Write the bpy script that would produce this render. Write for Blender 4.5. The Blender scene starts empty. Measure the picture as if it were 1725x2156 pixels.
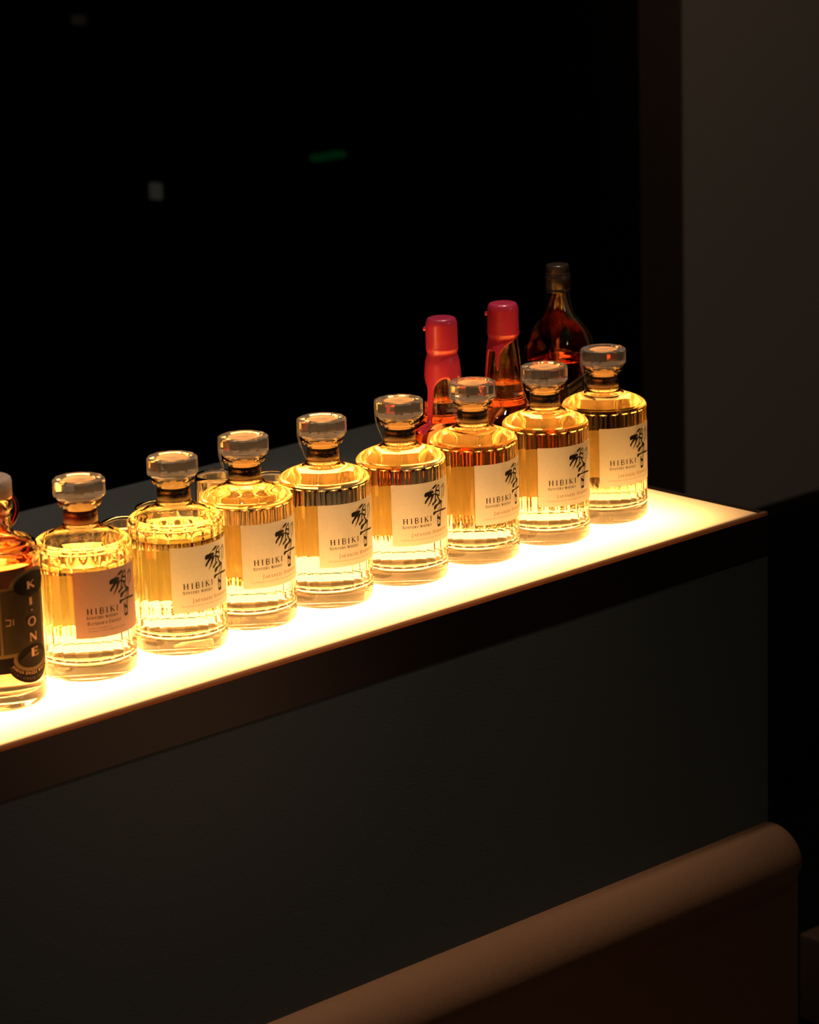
import bpy, bmesh, math, random
from mathutils import Vector, Matrix
from mathutils.geometry import tessellate_polygon
R = math.radians
random.seed(7)
sc = bpy.context.scene
COL = sc.collection

# ------------------------------------------------------------------ camera
cam_d = bpy.data.cameras.new('camera')
cam = bpy.data.objects.new('camera', cam_d); COL.objects.link(cam)
sc.camera = cam
cr = Vector((0.72548992, -0.68758865, -0.02976944))
cu = Vector((0.20037941, 0.16964817, 0.96491844))
cf = Vector((0.65841663, 0.70600379, -0.26085665))
cam.matrix_world = Matrix(((cr.x, cu.x, -cf.x, -2.58289), (cr.y, cu.y, -cf.y, -2.19660), (cr.z, cu.z, -cf.z, 0.92222), (0, 0, 0, 1)))
cam_d.sensor_fit = 'HORIZONTAL'; cam_d.sensor_width = 36
cam_d.lens = 140.70
cam_d.clip_start = 0.05; cam_d.clip_end = 60
cam_d.dof.use_dof = True
cam_d.dof.focus_distance = 3.24
cam_d.dof.aperture_fstop = 11

# ------------------------------------------------------------------ world, exposure, render quality
w = bpy.data.worlds.new('night'); sc.world = w; w.use_nodes = True
w.node_tree.nodes['Background'].inputs[0].default_value = (0.9, 0.7, 0.5, 1)
w.node_tree.nodes['Background'].inputs[1].default_value = 0.0004
vs = sc.view_settings
vs.view_transform = 'Standard'; vs.look = 'None'; vs.gamma = 1; vs.exposure = 0.0; vs.use_curve_mapping = False
sc.cycles.max_bounces = 20; sc.cycles.transmission_bounces = 20; sc.cycles.glossy_bounces = 8
sc.cycles.diffuse_bounces = 4; sc.cycles.transparent_max_bounces = 16
sc.cycles.sample_clamp_indirect = 6.0
sc.cycles.blur_glossy = 0.2
sc.cycles.use_denoising = True

# ------------------------------------------------------------------ lights
GLOW = (1.0, 0.465, 0.125)
def light(name, kind, loc, power, color, **kw):
    d = bpy.data.lights.new(name, kind); d.energy = power; d.color = color
    for k, v in kw.items(): setattr(d, k, v)
    o = bpy.data.objects.new(name, d); COL.objects.link(o); o.location = loc
    return o
def aim(o, to):
    o.rotation_euler = (Vector(to) - o.location).to_track_quat('-Z', 'Y').to_euler()
# lamp inside the light box, facing up at the opal sheet
LB_P = 18.5
l = light('lightbox_lamp', 'AREA', (-0.88, 0.165, -0.046), LB_P, GLOW, shape='RECTANGLE', size=1.63, size_y=0.25)
l.rotation_euler = (R(180), 0, 0)
# ceiling downlights over the banquette, then two added lights out of view
for i, (x, y, p_) in enumerate(((-0.68, -0.10, 72.0), (-1.45, -0.10, 16.0))):
    s = light('ceiling_spot', 'SPOT', (x, y, 1.5), p_, (1.0, 0.74, 0.52), spot_size=R(46), spot_blend=1.0, shadow_soft_size=0.02)
    aim(s, (x, y + 0.02, -0.3))
l = light('room_fill_light', 'AREA', (1.0, -3.4, 1.45), 4.5, (1.0, 0.80, 0.60), shape='DISK', size=0.5)  # unseen soft fill, added to lift the counter front
aim(l, (0.4, 0.6, 0.0))
l = light('fascia_sheen_light', 'AREA', (-0.28, -0.72, -0.34), 0.03, (1.0, 0.50, 0.26), shape='DISK', size=0.32, spread=R(34))  # unseen, added for the warm sheen on the fascia's left part
aim(l, (-0.9, 0.0, 0.03))
# added unseen spots: one brightens the right-hand wall, one the low grey wall
s = light('wall_fill_spot', 'SPOT', (0.5, -0.7, 1.80), 20.0, (1.0, 0.84, 0.70), spot_size=R(75), spot_blend=1.0, shadow_soft_size=0.06)
aim(s, (1.9, 1.5, -0.1))
s = light('wall_fill_spot', 'SPOT', (-0.62, 0.36, 1.80), 15.0, (1.0, 0.93, 0.82), spot_size=R(62), spot_blend=1.0, shadow_soft_size=0.04)
aim(s, (-0.45, 0.78, -0.1))
s = light('ceiling_spot', 'SPOT', (-0.12, 0.06, 1.5), 58.0, (1.0, 0.80, 0.62), spot_size=R(34), spot_blend=1.0, shadow_soft_size=0.02)
aim(s, (-0.08, 0.28, 0.2))

# ------------------------------------------------------------------ materials
def new_mat(name):
    m = bpy.data.materials.new(name); m.use_nodes = True
    nt = m.node_tree; nt.nodes.clear()
    out = nt.nodes.new('ShaderNodeOutputMaterial')
    return m, nt, out
def pbr(name, color, rough=0.5, metal=0.0, noise=0.0, scale=40.0, bump=0.0, coat=0.0, spec=0.5):
    m, nt, out = new_mat(name)
    b = nt.nodes.new('ShaderNodeBsdfPrincipled')
    nt.links.new(b.outputs[0], out.inputs[0])
    b.inputs['Base Color'].default_value = (*color, 1); b.inputs['Roughness'].default_value = rough
    b.inputs['Metallic'].default_value = metal; b.inputs['Coat Weight'].default_value = coat
    b.inputs['Specular IOR Level'].default_value = spec
    tc = nt.nodes.new('ShaderNodeTexCoord')
    n = nt.nodes.new('ShaderNodeTexNoise'); n.inputs['Scale'].default_value = scale; n.inputs['Detail'].default_value = 5
    nt.links.new(tc.outputs['Object'], n.inputs['Vector'])
    if noise:
        mx = nt.nodes.new('ShaderNodeMix'); mx.data_type = 'RGBA'
        mx.inputs[6].default_value = (*[c * (1 - noise) for c in color], 1)
        mx.inputs[7].default_value = (*[min(1, c * (1 + noise)) for c in color], 1)
        nt.links.new(n.outputs[0], mx.inputs[0]); nt.links.new(mx.outputs[2], b.inputs['Base Color'])
    if bump:
        bp = nt.nodes.new('ShaderNodeBump'); bp.inputs['Strength'].default_value = bump; bp.inputs['Distance'].default_value = 0.001
        nt.links.new(n.outputs[0], bp.inputs['Height']); nt.links.new(bp.outputs[0], b.inputs['Normal'])
    return m
def glass_mat(name, color=(1, 1, 1), ior=1.5, rough=0.0):
    m, nt, out = new_mat(name)
    g = nt.nodes.new('ShaderNodeBsdfGlass'); g.inputs['Color'].default_value = (*color, 1)
    g.inputs['IOR'].default_value = ior; g.inputs['Roughness'].default_value = rough
    nt.links.new(g.outputs[0], out.inputs[0])
    return m
def crystal_mat(name, k=0.11):
    m, nt, out = new_mat(name)
    g = nt.nodes.new('ShaderNodeBsdfGlass'); g.inputs['IOR'].default_value = 1.5
    t = nt.nodes.new('ShaderNodeBsdfTranslucent'); t.inputs[0].default_value = (0.9, 0.87, 0.82, 1)
    d = nt.nodes.new('ShaderNodeBsdfDiffuse'); d.inputs[0].default_value = (0.9, 0.87, 0.82, 1)
    a = nt.nodes.new('ShaderNodeMixShader'); a.inputs[0].default_value = 0.5
    s = nt.nodes.new('ShaderNodeMixShader'); s.inputs[0].default_value = k
    nt.links.new(t.outputs[0], a.inputs[1]); nt.links.new(d.outputs[0], a.inputs[2])
    nt.links.new(g.outputs[0], s.inputs[1]); nt.links.new(a.outputs[0], s.inputs[2]); nt.links.new(s.outputs[0], out.inputs[0])
    return m
def liquid_mat(name, color, density):
    # the wall of the liquid touches glass (1.36 / 1.5), its free surface touches air (1.36)
    m, nt, out = new_mat(name)
    a = nt.nodes.new('ShaderNodeAttribute'); a.attribute_name = 'free_surface'
    mr = nt.nodes.new('ShaderNodeMapRange'); mr.inputs[3].default_value = 1.36 / 1.5; mr.inputs[4].default_value = 1.36
    g = nt.nodes.new('ShaderNodeBsdfGlass'); g.inputs['Roughness'].default_value = 0.0
    nt.links.new(a.outputs['Fac'], mr.inputs[0]); nt.links.new(mr.outputs[0], g.inputs['IOR'])
    v = nt.nodes.new('ShaderNodeVolumeAbsorption'); v.inputs[0].default_value = (*color, 1); v.inputs[1].default_value = density
    nt.links.new(g.outputs[0], out.inputs[0]); nt.links.new(v.outputs[0], out.inputs[1])
    return m
def paper_mat(name, color, trans=0.45, tcol=None, noise=0.06):
    m, nt, out = new_mat(name)
    tc = nt.nodes.new('ShaderNodeTexCoord'); n = nt.nodes.new('ShaderNodeTexNoise')
    n.inputs['Scale'].default_value = 350; n.inputs['Detail'].default_value = 6
    nt.links.new(tc.outputs['Object'], n.inputs['Vector'])
    mx = nt.nodes.new('ShaderNodeMix'); mx.data_type = 'RGBA'
    mx.inputs[6].default_value = (*[c * (1 - noise) for c in color], 1); mx.inputs[7].default_value = (*[min(1, c * (1 + noise)) for c in color], 1)
    nt.links.new(n.outputs[0], mx.inputs[0])
    d = nt.nodes.new('ShaderNodeBsdfDiffuse'); t = nt.nodes.new('ShaderNodeBsdfTranslucent')
    nt.links.new(mx.outputs[2], d.inputs[0])
    if tcol: t.inputs[0].default_value = (*tcol, 1)
    else: nt.links.new(mx.outputs[2], t.inputs[0])
    s = nt.nodes.new('ShaderNodeMixShader'); s.inputs[0].default_value = trans
    nt.links.new(d.outputs[0], s.inputs[1]); nt.links.new(t.outputs[0], s.inputs[2]); nt.links.new(s.outputs[0], out.inputs[0])
    return m
def opal_mat(name):
    m, nt, out = new_mat(name)
    t = nt.nodes.new('ShaderNodeBsdfTranslucent'); t.inputs[0].default_value = (0.96, 0.96, 0.95, 1)
    d = nt.nodes.new('ShaderNodeBsdfDiffuse'); d.inputs[0].default_value = (0.85, 0.84, 0.82, 1)
    s = nt.nodes.new('ShaderNodeMixShader'); s.inputs[0].default_value = 0.12
    nt.links.new(t.outputs[0], s.inputs[1]); nt.links.new(d.outputs[0], s.inputs[2])
    nt.links.new(s.outputs[0], out.inputs[0])
    return m
def film_mat(name):
    m, nt, out = new_mat(name)
    t = nt.nodes.new('ShaderNodeBsdfTransparent'); t.inputs[0].default_value = (0.93, 0.93, 0.93, 1)
    g = nt.nodes.new('ShaderNodeBsdfGlossy'); g.inputs['Roughness'].default_value = 0.12
    d = nt.nodes.new('ShaderNodeBsdfTranslucent'); d.inputs[0].default_value = (0.9, 0.85, 0.8, 1)
    s = nt.nodes.new('ShaderNodeMixShader'); s.inputs[0].default_value = 0.10
    s2 = nt.nodes.new('ShaderNodeMixShader'); s2.inputs[0].default_value = 0.12
    nt.links.new(t.outputs[0], s.inputs[1]); nt.links.new(g.outputs[0], s.inputs[2])
    nt.links.new(s.outputs[0], s2.inputs[1]); nt.links.new(d.outputs[0], s2.inputs[2]); nt.links.new(s2.outputs[0], out.inputs[0])
    return m
def pane_mat(name):
    m, nt, out = new_mat(name)
    t = nt.nodes.new('ShaderNodeBsdfTransparent'); t.inputs[0].default_value = (0.55, 0.55, 0.55, 1)
    g = nt.nodes.new('ShaderNodeBsdfGlossy'); g.inputs['Roughness'].default_value = 0.02
    f = nt.nodes.new('ShaderNodeFresnel'); f.inputs[0].default_value = 1.5
    s = nt.nodes.new('ShaderNodeMixShader')
    ge = nt.nodes.new('ShaderNodeNewGeometry'); iv = nt.nodes.new('ShaderNodeMath'); iv.operation = 'SUBTRACT'; iv.inputs[0].default_value = 1.0
    ml = nt.nodes.new('ShaderNodeMath'); ml.operation = 'MULTIPLY'      # reflect at the outer faces only
    nt.links.new(ge.outputs['Backfacing'], iv.inputs[1]); nt.links.new(f.outputs[0], ml.inputs[0]); nt.links.new(iv.outputs[0], ml.inputs[1])
    nt.links.new(ml.outputs[0], s.inputs[0]); nt.links.new(t.outputs[0], s.inputs[1]); nt.links.new(g.outputs[0], s.inputs[2])
    nt.links.new(s.outputs[0], out.inputs[0])
    return m
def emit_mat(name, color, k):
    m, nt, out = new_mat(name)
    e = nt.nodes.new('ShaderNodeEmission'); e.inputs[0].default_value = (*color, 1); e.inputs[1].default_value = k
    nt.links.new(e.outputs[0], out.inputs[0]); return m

M = {}
M['opal'] = opal_mat('opal_sheet')
M['fascia'] = pbr('dark_bronze_laminate', (0.020, 0.009, 0.006), 0.45, noise=0.15, spec=0.35)
M['edge'] = pbr('smoked_glass_edge', (0.16, 0.085, 0.045), 0.12, noise=0.2, scale=9, coat=0.6)
M['edge'] = paper_mat('smoked_glass_edge', (0.50, 0.28, 0.15), 0.7)
M['crystal'] = crystal_mat('crystal_stopper')
M['panel'] = pbr('charcoal_panel', (0.11, 0.125, 0.125), 0.85, noise=0.08, scale=300, bump=0.1, spec=0.2)
M['lowwall'] = pbr('grey_plaster', (0.30, 0.29, 0.26), 0.9, noise=0.08, scale=120, spec=0.2)
M['wall'] = pbr('taupe_wall', (0.30, 0.25, 0.205), 0.9, noise=0.05, scale=60, spec=0.2)
M['jamb'] = pbr('brown_jamb', (0.14, 0.095, 0.065), 0.7, noise=0.05, spec=0.2)
M['black'] = pbr('black_lacquer', (0.006, 0.005, 0.005), 0.6, noise=0.1, spec=0.2)
M['floor'] = pbr('dark_floor', (0.012, 0.010, 0.010), 0.7, noise=0.2, scale=6, spec=0.2)
M['leather'] = pbr('tan_leather', (0.19, 0.098, 0.052), 0.55, noise=0.10, scale=220, bump=0.25, spec=0.3)
M['wood'] = pbr('dark_wood', (0.08, 0.045, 0.028), 0.6, noise=0.2, scale=12, spec=0.2)
M['glass'] = glass_mat('clear_glass', (1.0, 0.965, 0.87))
M['frost'] = crystal_mat('frosted_glass_base', 0.07)
M['whisky'] = liquid_mat('amber_whisky', (1.0, 0.78, 0.36), 12.0)
M['pale_whisky'] = liquid_mat('pale_amber_whisky', (1.0, 0.88, 0.38), 10.0)
M['red_whisky'] = liquid_mat('red_amber_whisky', (1.0, 0.50, 0.12), 26.0)
M['deep_whisky'] = liquid_mat('deep_amber_whisky', (0.75, 0.54, 0.42), 60.0)
M['jw_whisky'] = liquid_mat('dark_amber_whisky', (0.82, 0.46, 0.28), 52.0)
M['paper'] = paper_mat('cream_label_paper', (0.90, 0.92, 0.86), 0.45)
M['backpaper'] = paper_mat('back_label_paper', (0.64, 0.66, 0.50), 0.55)
M['mauve'] = paper_mat('mauve_label_paper', (0.58, 0.41, 0.35), 0.36)
M['letter_ink'] = pbr('dark_brown_ink', (0.018, 0.006, 0.004), 0.6, spec=0.2)
M['ink'] = pbr('black_ink', (0.006, 0.005, 0.005), 0.6, spec=0.2)
M['brown_ink'] = pbr('brown_ink', (0.055, 0.018, 0.010), 0.6, spec=0.2)
M['faint_ink'] = pbr('faint_ink', (0.48, 0.29, 0.15), 0.7, spec=0.2)
M['band'] = pbr('dark_neck_band', (0.030, 0.016, 0.012), 0.35, noise=0.1, spec=0.5)
M['redband'] = pbr('russet_neck_band', (0.14, 0.028, 0.010), 0.4, noise=0.1, spec=0.4)
M['gold'] = pbr('gold_foil', (0.60, 0.36, 0.14), 0.35, 0.7, spec=0.5)
M['plug'] = paper_mat('cream_plug', (0.95, 0.86, 0.70), 0.85)
M['film'] = film_mat('clear_seal_film')
M['wax'] = pbr('red_wax', (0.42, 0.026, 0.072), 0.30, noise=0.06, scale=60, coat=0.25)
M['cap'] = pbr('black_cap', (0.035, 0.024, 0.018), 0.28, 0.3, noise=0.2)
M['capgold'] = pbr('worn_gold', (0.35, 0.20, 0.10), 0.35, 0.8, noise=0.5, scale=400)
M['cork'] = pbr('dark_cork', (0.42, 0.31, 0.24), 0.8, noise=0.35, scale=500, bump=0.4)
M['pinkcork'] = paper_mat('pink_cork', (0.75, 0.45, 0.33), 0.5)
M['kdark'] = pbr('black_label', (0.010, 0.006, 0.004), 0.7, spec=0.08)
M['kolive'] = pbr('bronze_label', (0.050, 0.032, 0.014), 0.7, noise=0.5, scale=70, spec=0.08)
M['kgold'] = pbr('bronze_border', (0.17, 0.105, 0.040), 0.6, 0.1, spec=0.1)
M['kray'] = pbr('faint_bronze_ray', (0.075, 0.047, 0.020), 0.7, spec=0.08)
M['copper'] = pbr('copper_ink', (0.62, 0.31, 0.15), 0.5, 0.1, spec=0.3)
M['redline'] = pbr('red_line', (0.6, 0.03, 0.03), 0.5)
M['tag'] = pbr('black_tag', (0.02, 0.014, 0.010), 0.3)
M['pane'] = pane_mat('dark_window_pane')
M['jwlabel'] = pbr('black_slanted_label', (0.006, 0.005, 0.004), 0.65, spec=0.2)
M['ceil'] = pbr('ceiling_paint', (0.05, 0.045, 0.04), 0.9)

# ------------------------------------------------------------------ mesh helpers
def link(name, me, mat, parent=None, smooth=True, sharp=None):
    if mat is not None:
        for m_ in (mat if isinstance(mat, (list, tuple)) else [mat]): me.materials.append(m_)
    if smooth:
        for p in me.polygons: p.use_smooth = True
    if sharp: me.set_sharp_from_angle(angle=R(sharp))
    o = bpy.data.objects.new(name, me); COL.objects.link(o)
    if parent: o.parent = parent
    return o
def mesh_from(name, vs_, fs):
    me = bpy.data.meshes.new(name); me.from_pydata(vs_, [], fs); me.update(); return me
def thing(name, label, cat, loc=(0, 0, 0), rz=0.0, group=None):
    o = bpy.data.objects.new(name, None); COL.objects.link(o); o.location = loc; o.rotation_euler = (0, 0, rz)
    o.empty_display_size = 0.02
    tag(o, label, cat, group); return o
def tag(o, label, cat, group=None):
    o['label'] = label; o['category'] = cat
    if group: o['group'] = group
def struct(o, label=None):
    o['kind'] = 'structure'
    if label: o['label'] = label
    return o
def box_bm(bm, a, b):
    vs_ = [bm.verts.new((x, y, z)) for z in (a[2], b[2]) for y in (a[1], b[1]) for x in (a[0], b[0])]
    for f in ((0, 2, 3, 1), (4, 5, 7, 6), (0, 1, 5, 4), (2, 6, 7, 3), (0, 4, 6, 2), (1, 3, 7, 5)):
        bm.faces.new([vs_[i] for i in f])
def box(name, a, b, mat, parent=None, bevel=0.0):
    bm = bmesh.new(); box_bm(bm, a, b)
    if bevel: bmesh.ops.bevel(bm, geom=bm.edges[:], offset=bevel, segments=3, affect='EDGES', profile=0.6)
    me = bpy.data.meshes.new(name); bm.to_mesh(me); bm.free()
    return link(name, me, mat, parent, smooth=bool(bevel), sharp=40 if bevel else None)
def extrude_x(name, prof, x0, x1, mat, parent=None, capr=0.0, sharp=35):
    """profile of (y, z) points swept from x0 to x1, its right end drawn in as a rounded end"""
    n = len(prof); cy = sum(p[0] for p in prof) / n; cz = sum(p[1] for p in prof) / n
    rings = [(x0, 0.0), (x1 - capr, 0.0)]
    if capr:
        for k in range(1, 9):
            a = R(90 * k / 8); rings.append((x1 - capr + capr * math.sin(a), capr * (1 - math.cos(a))))
    vs_ = []
    for x, inset in rings:
        for y, z in prof:
            dy, dz = cy - y, cz - z; d = math.hypot(dy, dz) or 1
            k = min(1, inset / d); vs_.append((x, y + dy * k, z + dz * k))
    fs = []
    for r in range(len(rings) - 1):
        for i in range(n):
            j = (i + 1) % n; fs.append((r * n + i, r * n + j, (r + 1) * n + j, (r + 1) * n + i))
    fs.append(tuple(range(n))[::-1]); fs.append(tuple((len(rings) - 1) * n + i for i in range(n)))
    bm = bmesh.new(); me = mesh_from(name, vs_, fs); bm.from_mesh(me); bmesh.ops.recalc_face_normals(bm, faces=bm.faces[:]); bm.to_mesh(me); bm.free()
    return link(name, me, mat, parent, sharp=sharp)
def loft(name, rings, mat, parent=None, seg=72, rfun=None, sharp=None, attr=None, smooth=True):
    """rings of (radius, z); radius 0 closes to a point; rfun(angle, radius, z) -> radius"""
    vs_, fs, idx = [], [], []
    for (r, z) in rings:
        if r == 0: vs_.append((0, 0, z)); idx.append([len(vs_) - 1])
        else:
            row = []
            for i in range(seg):
                a = 2 * math.pi * i / seg
                rr = rfun(a, r, z) if rfun else r
                vs_.append((rr * math.sin(a), -rr * math.cos(a), z)); row.append(len(vs_) - 1)
            idx.append(row)
    for k in range(len(idx) - 1):
        A, B = idx[k], idx[k + 1]
        for i in range(seg):
            j = (i + 1) % seg
            if len(A) == 1: fs.append((A[0], B[j], B[i]))
            elif len(B) == 1: fs.append((A[i], A[j], B[0]))
            else: fs.append((A[i], A[j], B[j], B[i]))
    me = mesh_from(name, vs_, fs)
    if attr is not None:
        at = me.attributes.new('free_surface', 'FLOAT', 'FACE')
        for p in me.polygons: at.data[p.index].value = 1.0 if attr(p) else 0.0
    return link(name, me, mat, parent, smooth=smooth, sharp=sharp)
def flat_obj(name, polys, mapf, mat, parent=None, maxlen=0.0022, quads=False):
    """flat polygons (mm) filled, split small and laid on a surface by mapf(s, z)"""
    bm = bmesh.new()
    for P in polys:
        ar = sum(P[i][0] * P[(i + 1) % len(P)][1] - P[(i + 1) % len(P)][0] * P[i][1] for i in range(len(P)))
        if abs(ar) < 1e-12: continue
        if ar < 0: P = P[::-1]
        vv = [bm.verts.new((p[0], p[1], 0)) for p in P]
        for t in tessellate_polygon([[Vector((p[0], p[1], 0)) for p in P]]):
            a, b, c = P[t[0]], P[t[1]], P[t[2]]
            if abs((b[0] - a[0]) * (c[1] - a[1]) - (c[0] - a[0]) * (b[1] - a[1])) < 1e-14: continue
            try: f_ = bm.faces.new([vv[i] for i in t])
            except ValueError: pass
    bmesh.ops.recalc_face_normals(bm, faces=bm.faces[:])
    for _ in range(6):
        es = [e for e in bm.edges if e.calc_length() > maxlen]
        if not es: break
        bmesh.ops.subdivide_edges(bm, edges=es, cuts=1, use_grid_fill=False)
        bmesh.ops.triangulate(bm, faces=[f for f in bm.faces if len(f.verts) > 3])
    for v in bm.verts: v.co = Vector(mapf(v.co.x, v.co.y))
    me = bpy.data.meshes.new(name); bm.to_mesh(me); bm.free()
    return link(name, me, mat, parent, smooth=False)
def on_cyl(r):
    return lambda s, z: (r * math.sin(s / r), -r * math.cos(s / r), z)
def arc_sheet(name, r, s0, s1, z0, z1, mat, parent, thick=0.00012, n=40, ragged=0.0):
    """a paper label wrapped on a cylinder, with a real thickness"""
    vs_, fs = [], []
    for k in range(n + 1):
        s = s0 + (s1 - s0) * k / n
        for rr in (r, r + thick):
            for z in (z0, z1):
                j = random.uniform(-ragged, ragged) if ragged else 0
                vs_.append((rr * math.sin(s / r), -rr * math.cos(s / r), z + j))
    for k in range(n):
        a, b = 4 * k, 4 * (k + 1)
        fs += [(a + 2, b + 2, b + 3, a + 3)[::-1] if False else (a + 2, b + 2, b + 3, a + 3), (a + 1, b + 1, b, a), (a + 3, b + 3, b + 1, a + 1), (a, b, b + 2, a + 2)]
    fs += [(0, 2, 3, 1), (4 * n + 1, 4 * n + 3, 4 * n + 2, 4 * n)]
    return link(name, mesh_from(name, vs_, fs), mat, parent, smooth=False)

# ------------------------------------------------------------------ serif lettering
T, t_ = 0.135, 0.055
def arc(cx, cy, rx, ry, a0, a1, n=10): return [(cx + rx * math.cos(R(a0 + (a1 - a0) * k / n)), cy + ry * math.sin(R(a0 + (a1 - a0) * k / n))) for k in range(n + 1)]
# glyph: width, strokes (points, thickness), serifs (x, y, half width)
G = {
 'A': (.74, [([(.06, 0), (.37, 1)], t_), ([(.37, 1), (.68, 0)], T), ([(.18, .35), (.56, .35)], t_)], [(.06, 0, .11), (.68, 0, .12)]),
 'B': (.62, [([(.14, 0), (.14, 1)], T), (([(.14, 1), (.34, 1)] + arc(.34, .76, .2, .24, 90, -90) + [(.14, .52)]), .09), (([(.14, .52), (.34, .52)] + arc(.34, .26, .24, .26, 90, -90) + [(.14, 0)]), .09)], [(.1, 0, .09), (.1, 1, .09)]),
 'C': (.72, [(arc(.42, .5, .36, .5, 45, 315, 16), .1), ([(.70, .98), (.70, .72)], t_)], []),
 'D': (.74, [([(.14, 0), (.14, 1)], T), (([(.14, 1), (.32, 1)] + arc(.32, .5, .36, .5, 90, -90, 12) + [(.14, 0)]), .09)], [(.1, 0, .09), (.1, 1, .09)]),
 'E': (.56, [([(.14, 0), (.14, 1)], T), ([(.14, .97), (.5, .97)], t_), ([(.14, .52), (.42, .52)], t_), ([(.14, .03), (.52, .03)], t_), ([(.5, 1), (.5, .82)], t_), ([(.52, 0), (.52, .2)], t_), ([(.42, .6), (.42, .44)], t_)], [(.1, 0, .09), (.1, 1, .09)]),
 'F': (.54, [([(.14, 0), (.14, 1)], T), ([(.14, .97), (.5, .97)], t_), ([(.14, .52), (.42, .52)], t_), ([(.5, 1), (.5, .82)], t_)], [(.14, 0, .14), (.1, 1, .09)]),
 'G': (.76, [(arc(.42, .5, .36, .5, 45, 330, 16), .1), ([(.68, .44), (.68, .06)], T), ([(.70, .98), (.70, .74)], t_)], [(.68, .44, .13)]),
 'H': (.80, [([(.16, 0), (.16, 1)], T), ([(.64, 0), (.64, 1)], T), ([(.16, .51), (.64, .51)], t_)], [(.16, 0, .15), (.16, 1, .15), (.64, 0, .15), (.64, 1, .15)]),
 'I': (.32, [([(.16, 0), (.16, 1)], T)], [(.16, 0, .15), (.16, 1, .15)]),
 'J': (.38, [([(.22, 1), (.22, 0), (.17, -.15), (.04, -.22)], .1)], [(.22, 1, .15)]),
 'K': (.70, [([(.16, 0), (.16, 1)], T), ([(.16, .46), (.60, 1)], t_), ([(.28, .6), (.66, 0)], T)], [(.16, 0, .15), (.16, 1, .15), (.60, 1, .10), (.64, 0, .10)]),
 'L': (.56, [([(.16, 0), (.16, 1)], T), ([(.14, .03), (.53, .03)], t_), ([(.53, 0), (.53, .22)], t_)], [(.1, 0, .1), (.16, 1, .15)]),
 'M': (.92, [([(.12, 0), (.16, 1)], t_), ([(.18, 1), (.46, .08)], T), ([(.46, .08), (.76, 1)], t_), ([(.76, 1), (.8, 0)], T)], [(.12, 0, .11), (.8, 0, .13), (.12, 1, .07), (.82, 1, .07)]),
 'N': (.78, [([(.14, 0), (.14, 1)], t_), ([(.14, 1), (.66, 0)], T), ([(.66, 0), (.66, 1)], t_)], [(.14, 0, .12), (.12, 1, .1), (.66, 1, .12)]),
 'O': (.80, [(arc(.4, .5, .33, .48, 0, 360, 22), .1)], []),
 'P': (.58, [([(.14, 0), (.14, 1)], T), (([(.14, 1), (.32, 1)] + arc(.32, .74, .22, .26, 90, -90) + [(.14, .48)]), .08)], [(.14, 0, .14), (.1, 1, .09)]),
 'R': (.66, [([(.14, 0), (.14, 1)], T), (([(.14, 1), (.32, 1)] + arc(.32, .75, .2, .25, 90, -90) + [(.14, .5)]), .08), ([(.3, .5), (.62, 0)], T)], [(.14, 0, .13), (.1, 1, .09), (.62, 0, .08)]),
 'S': (.54, [(arc(.27, .74, .2, .24, 50, 250, 8) + arc(.27, .26, .21, .25, 75, -140, 9), .11), ([(.44, .98), (.44, .76)], t_), ([(.06, .02), (.06, .26)], t_)], []),
 'T': (.68, [([(.34, 0), (.34, 1)], T), ([(.04, .97), (.64, .97)], t_), ([(.05, 1), (.05, .8)], t_), ([(.63, 1), (.63, .8)], t_)], [(.34, 0, .15)]),
 'U': (.76, [([(.14, 1), (.14, .3)] + arc(.38, .3, .24, .28, 180, 360, 10) + [(.62, 1)], .1)], [(.14, 1, .14), (.62, 1, .13)]),
 'V': (.72, [([(.08, 1), (.36, 0)], T), ([(.36, 0), (.66, 1)], t_)], [(.08, 1, .13), (.64, 1, .11)]),
 'W': (1.0, [([(.08, 1), (.3, 0)], T), ([(.3, 0), (.5, .95)], t_), ([(.5, .95), (.72, 0)], T), ([(.72, 0), (.94, 1)], t_)], [(.08, 1, .12), (.5, 1, .1), (.93, 1, .1)]),
 'Y': (.68, [([(.06, 1), (.34, .48)], T), ([(.34, .48), (.62, 1)], t_), ([(.34, 0), (.34, .5)], T)], [(.08, 1, .12), (.6, 1, .11), (.34, 0, .14)]),
 "'": (.18, [([(.09, 1), (.07, .74)], .1)], []),
 '.': (.24, [([(.06, .08), (.18, .08)], .14)], []),
 '1': (.36, [([(.18, 0), (.18, 1)], T), ([(.02, .84), (.18, 1)], t_)], [(.18, 0, .15)]),
}
def stroke_polys(pts, th):
    out = []
    for a, b in zip(pts, pts[1:]):
        dx, dy = b[0] - a[0], b[1] - a[1]; d = math.hypot(dx, dy)
        if d < 1e-9: continue
        e = th * .25 if len(pts) > 2 else 0
        ux, uy = dx / d, dy / d; nx, ny = -uy * th / 2, ux * th / 2
        a2 = (a[0] - ux * e, a[1] - uy * e); b2 = (b[0] + ux * e, b[1] + uy * e)
        out.append([(a2[0] + nx, a2[1] + ny), (a2[0] - nx, a2[1] - ny), (b2[0] - nx, b2[1] - ny), (b2[0] + nx, b2[1] + ny)])
    return out
def glyph(ch, bold=1.0):
    wd, st, se = G[ch]; out = []
    for pts, th in st: out += stroke_polys(pts, th * bold)
    for x, y, hw in se:
        s = 1 if y < .5 else -1
        out.append([(x - hw, y), (x + hw, y), (x + hw * .5, y + s * .05), (x - hw * .5, y + s * .05)])
    return wd, out
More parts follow.
